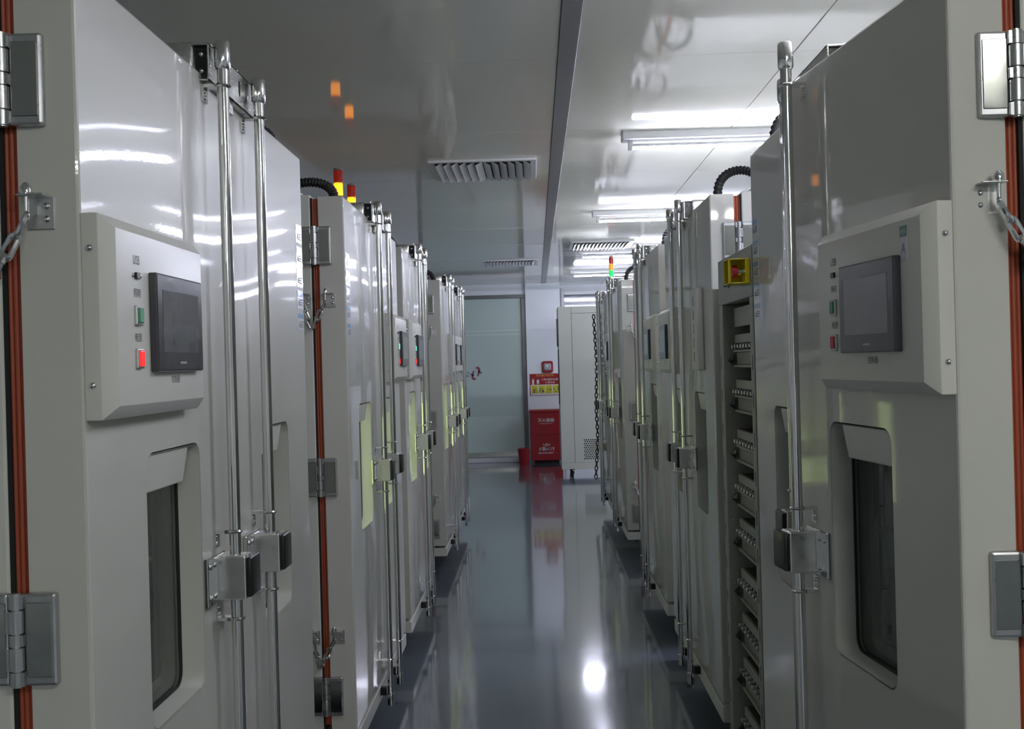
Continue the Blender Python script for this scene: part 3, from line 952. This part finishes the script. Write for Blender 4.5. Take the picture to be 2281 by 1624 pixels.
def air_vent(cx, cy, label, size=.64, mode='vee', nsl=12):
    root = empty('air_vent', (cx, cy, CEIL), label, 'air vent', 'square air vents in the ceiling')
    P = lambda a, b, c: Vector((cx + a, cy + b, c))
    s = size / 2
    f = MB(P)
    w_ = .036
    for (a0, a1, b0, b1) in ((-s, s, -s, -s + w_), (-s, s, s - w_, s), (-s, -s + w_, -s + w_, s - w_), (s - w_, s, -s + w_, s - w_)):
        f.box(a0, a1, b0, b1, CEIL - .014, CEIL + .001)
    f.build('frame', 'white', root, bevel=.004)
    MB(P).box(-s + w_ - .002, s - w_ + .002, -s + w_ - .002, s - w_ + .002, CEIL - .002, CEIL + .0015).build('backing', 'dark', root)
    inner = size - 2 * w_
    for i in range(nsl):
        t = (i + .5) / nsl - .5
        xx = t * inner
        tilt = R(48) * (1 if t < 0 else -1) if mode == 'vee' else R(45)
        hl = .026
        sl = MB(P)
        dx, dz = hl * math.sin(tilt), hl * math.cos(tilt)
        th_ = .0012
        zc = CEIL - .020
        b = inner / 2
        sl.add([(xx - dx, -b, zc - dz * .6), (xx + dx, -b, zc + dz * .6), (xx + dx, b, zc + dz * .6), (xx - dx, b, zc - dz * .6),
                (xx - dx + .003, -b, zc - dz * .6), (xx + dx + .003, -b, zc + dz * .6), (xx + dx + .003, b, zc + dz * .6), (xx - dx + .003, b, zc - dz * .6)],
               [(0, 1, 2, 3), (7, 6, 5, 4), (0, 4, 5, 1), (1, 5, 6, 2), (2, 6, 7, 3), (3, 7, 4, 0)])
        sl.build('slat', 'white', root, smooth=False)
    return root
air_vent(-.28, 6.50, 'square white ceiling vent with slats splayed from its middle, beside the aluminium strip')
air_vent(.71, 10.90, 'square ceiling vent with parallel slats between two fluorescent lamps', mode='par', nsl=15)
air_vent(-.255, 12.55, 'square ceiling vent in front of the glass door', mode='par', nsl=15)

# ================================================================== FAR END OBJECTS
# red fire-extinguisher box
YF = 15.60
bx = empty('fire_extinguisher_box', (.138, YF + .17, 0), 'dark red fire extinguisher box with white lettering under the poster', 'fire box')
P = lambda a, b, c: Vector((.138 + a * 1.09, YF + b, c * 1.06))
MB(P).box(-.215, .215, 0, .32, .045, .715).build('body', 'firered', bx, bevel=.006)
MB(P).box(-.222, .222, -.008, .33, .715, .752).build('lid', 'firered', bx, bevel=.008)
MB(P).box(-.17, .17, .02, .30, 0, .05).build('plinth', 'dark', bx)
MB(P).box(-.205, .205, -.003, .003, .405, .409).build('seam', 'dark', bx)
rt, up = (1, 0, 0), (0, 0, 1)
lettering(P, '灭火器箱', (.0, -.003, .605), rt, up, .056, 'print_w', bx, bold=.012)
lettering(P, 'Fire Extinguisher Box', (.0, -.003, .562), rt, up, .021, 'print_w', bx)
lettering(P, '火警', (-.062, -.003, .205), rt, up, .060, 'print_w', bx, bold=.012, squash=.78)
lettering(P, '119', (.058, -.003, .205), rt, up, .068, 'print_w', bx, bold=.012, squash=.9)
lettering(P, '☎', (-.004, -.003, .204), rt, up, .034, 'print_w', bx)
lettering(P, '重庆市消防器材厂', (-.004, -.003, .150), rt, up, .0275, 'print_w', bx, bold=.01)
em = MB(P)
for q in range(16):
    t0, t1 = 2 * math.pi * q / 16, 2 * math.pi * (q + 1) / 16
    em.add([(.02 * math.cos(t), -.0035, .265 + .022 * math.sin(t)) for t in (t0, t1)] + [(.013 * math.cos(t), -.0035, .265 + .015 * math.sin(t)) for t in (t1, t0)], [(0, 1, 2, 3)])
for s in (-1, 1):
    for q in range(3):
        em.box(s * (.034 + q * .004) - .009, s * (.034 + q * .004) + .009, -.0037, -.003, .252 + q * .011, .258 + q * .011)
em.box(-.003, .003, -.0037, -.003, .252, .278)
em.build('emblem', 'print_w', bx, smooth=False)

# red bucket beside it
bk = empty('red_bucket', (-.200, 15.48, 0), 'small red plastic bucket on the floor beside the fire box', 'bucket')
P = lambda a, b, c: Vector((-.200 + a, 15.48 + b, c))
MB(P).lathe((0, 0, 0), (0, 0, 1), [(0, .066), (.004, .068), (.228, .090), (.232, .096), (.246, .096), (.247, .088), (.02, .062)], 28).build('body', 'bucket', bk)
hp = [(.094 * math.cos(math.pi * q / 12), -.02 + .03 * math.sin(math.pi * q / 12), .236 + .045 * math.sin(math.pi * q / 12)) for q in range(13)]
MB(P).tube(hp, .0028, 6).build('handle', 'steel', bk)

# alarm strobe above the poster
YP = Y1W - .06
al = empty('fire_alarm_strobe', (.185, YP, 1.430), 'red square fire alarm strobe with clear lens above the poster', 'alarm')
P = lambda a, b, c: Vector((.185 + a, YP - b, 1.430 + c))
lp = rrect(-.082, .082, -.088, .088, .03)
lq = rrect(-.072, .072, -.078, .078, .026)
n = len(lp)
mb = MB(P)
mb.add([(a, -.001, c) for a, c in lp] + [(a, .03, c) for a, c in lp] + [(a, .042, c) for a, c in lq],
       [(i, (i + 1) % n, n + (i + 1) % n, n + i) for i in range(n)] + [(n + i, n + (i + 1) % n, 2 * n + (i + 1) % n, 2 * n + i) for i in range(n)]
       + [tuple(range(2 * n, 3 * n)), tuple(range(n))[::-1]])
mb.build('housing', 'firered', al)
mb = MB(P)
lr = rrect(-.058, .058, -.055, .055, .016)
ls = rrect(-.042, .042, -.038, .038, .012)
mb.add([(a, .040, c) for a, c in lr] + [(a, .058, c) for a, c in ls],
       [(i, (i + 1) % n, n + (i + 1) % n, n + i) for i in range(n)] + [tuple(range(n, 2 * n))])
mb.build('lens', 'lens_clear', al)
MB(P).dome((-.008, .056, .012), (0, 1, 0), .020, .008).build('flash_bulb', 'white', al)

# poster
po = empty('fire_notice_poster', (.146, YP, 1.165), 'red and yellow fire extinguisher instruction poster on the pillar', 'poster')
P = lambda a, b, c: Vector((.146 + a * 1.06, YP - b, 1.165 + c * 1.06))
MB(P).box(-.222, .222, -.001, .006, -.155, .155).build('board', 'firered', po, bevel=.001, seg=1)
MB(P).box(-.210, .210, .005, .0068, -.150, .000).build('lower_sheet', 'print_w', po)
for q in range(4):
    cx_ = -.153 + q * .101
    sq = MB(P).box(cx_ - .044, cx_ + .044, .006, .0076, -.122, -.012).build('pictogram', 'pict_y', po)
    mb = MB(P)
    if q == 0:
        mb.box(cx_ - .018, cx_ + .000, .0074, .0082, -.118, -.062); mb.box(cx_ - .026, cx_ - .014, .0074, .0082, -.04, -.026); mb.box(cx_ + .012, cx_ + .02, .0074, .0082, -.085, -.05)
    elif q == 1:
        mb.box(cx_ + .002, cx_ + .026, .0074, .0082, -.11, -.075); mb.box(cx_ - .03, cx_ - .022, .0074, .0082, -.108, -.06); mb.box(cx_ - .024, cx_ + .008, .0074, .0082, -.06, -.05)
    elif q == 2:
        mb.box(cx_ - .028, cx_ + .012, .0074, .0082, -.072, -.064); mb.box(cx_ + .016, cx_ + .03, .0074, .0082, -.086, -.062)
    else:
        mb.box(cx_ - .032, cx_ - .02, .0074, .0082, -.078, -.05); mb.box(cx_ + .026, cx_ + .038, .0074, .0082, -.09, -.03); mb.box(cx_ - .012, cx_ + .01, .0074, .0082, -.11, -.10)
    mb.build('pictogram_figure', 'ink', sq, smooth=False)
lettering(P, '灭火器使用方法', (-.005, .0068, .128), rt, up, .036, 'print_y', po, bold=.012)
lettering(P, '二氧化碳灭火器', (.062, .0068, .070), rt, up, .034, 'print_w', po, bold=.008)
lettering(P, '使用方法', (.068, .0068, .027), rt, up, .034, 'print_w', po, bold=.008)
mb = MB(P)
mb.box(-.188, -.160, .006, .0072, .004, .070); mb.box(-.181, -.167, .006, .0072, .068, .086)
mb.box(-.122, -.088, .006, .0072, .012, .072)
mb.build('extinguisher_picture', 'print_w', po, smooth=False)

# tall pale freestanding cabinet on castors
CX0, CX1, CY = .311, 1.00, 13.70
cb = empty('tall_cabinet', ((CX0 + CX1) / 2, CY + .3, 0), 'tall pale green-grey cabinet on castors with a perforated vent', 'cabinet')
MB().box(CX0, CX1, CY, CY + .7, .102, 2.215).build('body', 'cab', cb, bevel=.004)
MB().box(CX0 + .172, CX0 + .176, CY - .001, CY + .002, .19, 2.21).build('seam', 'dark', cb)
MB().box(CX0 + .176, CX1 - .01, CY - .001, CY + .002, 2.124, 2.128).build('seam', 'dark', cb)
MB().box(CX0 + .02, CX1 - .01, CY - .001, CY + .002, .186, .189).build('seam', 'rackdk', cb)
ph = MB()
for r_ in range(11):
    for c_ in range(10):
        x = CX0 + .300 + c_ * .0275 + (.01375 if r_ % 2 else 0)
        z = .235 + r_ * .0245
        if x < CX1 - .06:
            ph.add([(x + .0092 * math.cos(R(36 * q)), CY - .0012, z + .0092 * math.sin(R(36 * q))) for q in range(10)], [tuple(range(10))])
tag(ph.build('vent_holes', 'dark', cb, smooth=False), kind='stuff')
for (xx, yy) in ((CX0 + .14, CY + .09), (CX1 - .1, CY + .09), (CX0 + .14, CY + .6), (CX1 - .1, CY + .6)):
    mb = MB()
    mb.cyl((xx - .014, yy, .036), (xx + .014, yy, .036), .036, n=20)
    mb.box(xx - .022, xx - .016, yy - .02, yy + .02, .03, .104); mb.box(xx + .016, xx + .022, yy - .02, yy + .02, .03, .104)
    mb.box(xx - .03, xx + .03, yy - .03, yy + .03, .088, .104)
    mb.build('castor', 'rubber', cb)
mb = MB()
mb.box(CX0 - .022, CX0 + .002, CY + .05, CY + .09, 1.70, 2.06)
mb.box(CX0 - .012, CX0 + .002, CY + .05, CY + .09, .95, 1.66)
mb.build('side_handle', 'black', cb, bevel=.003)
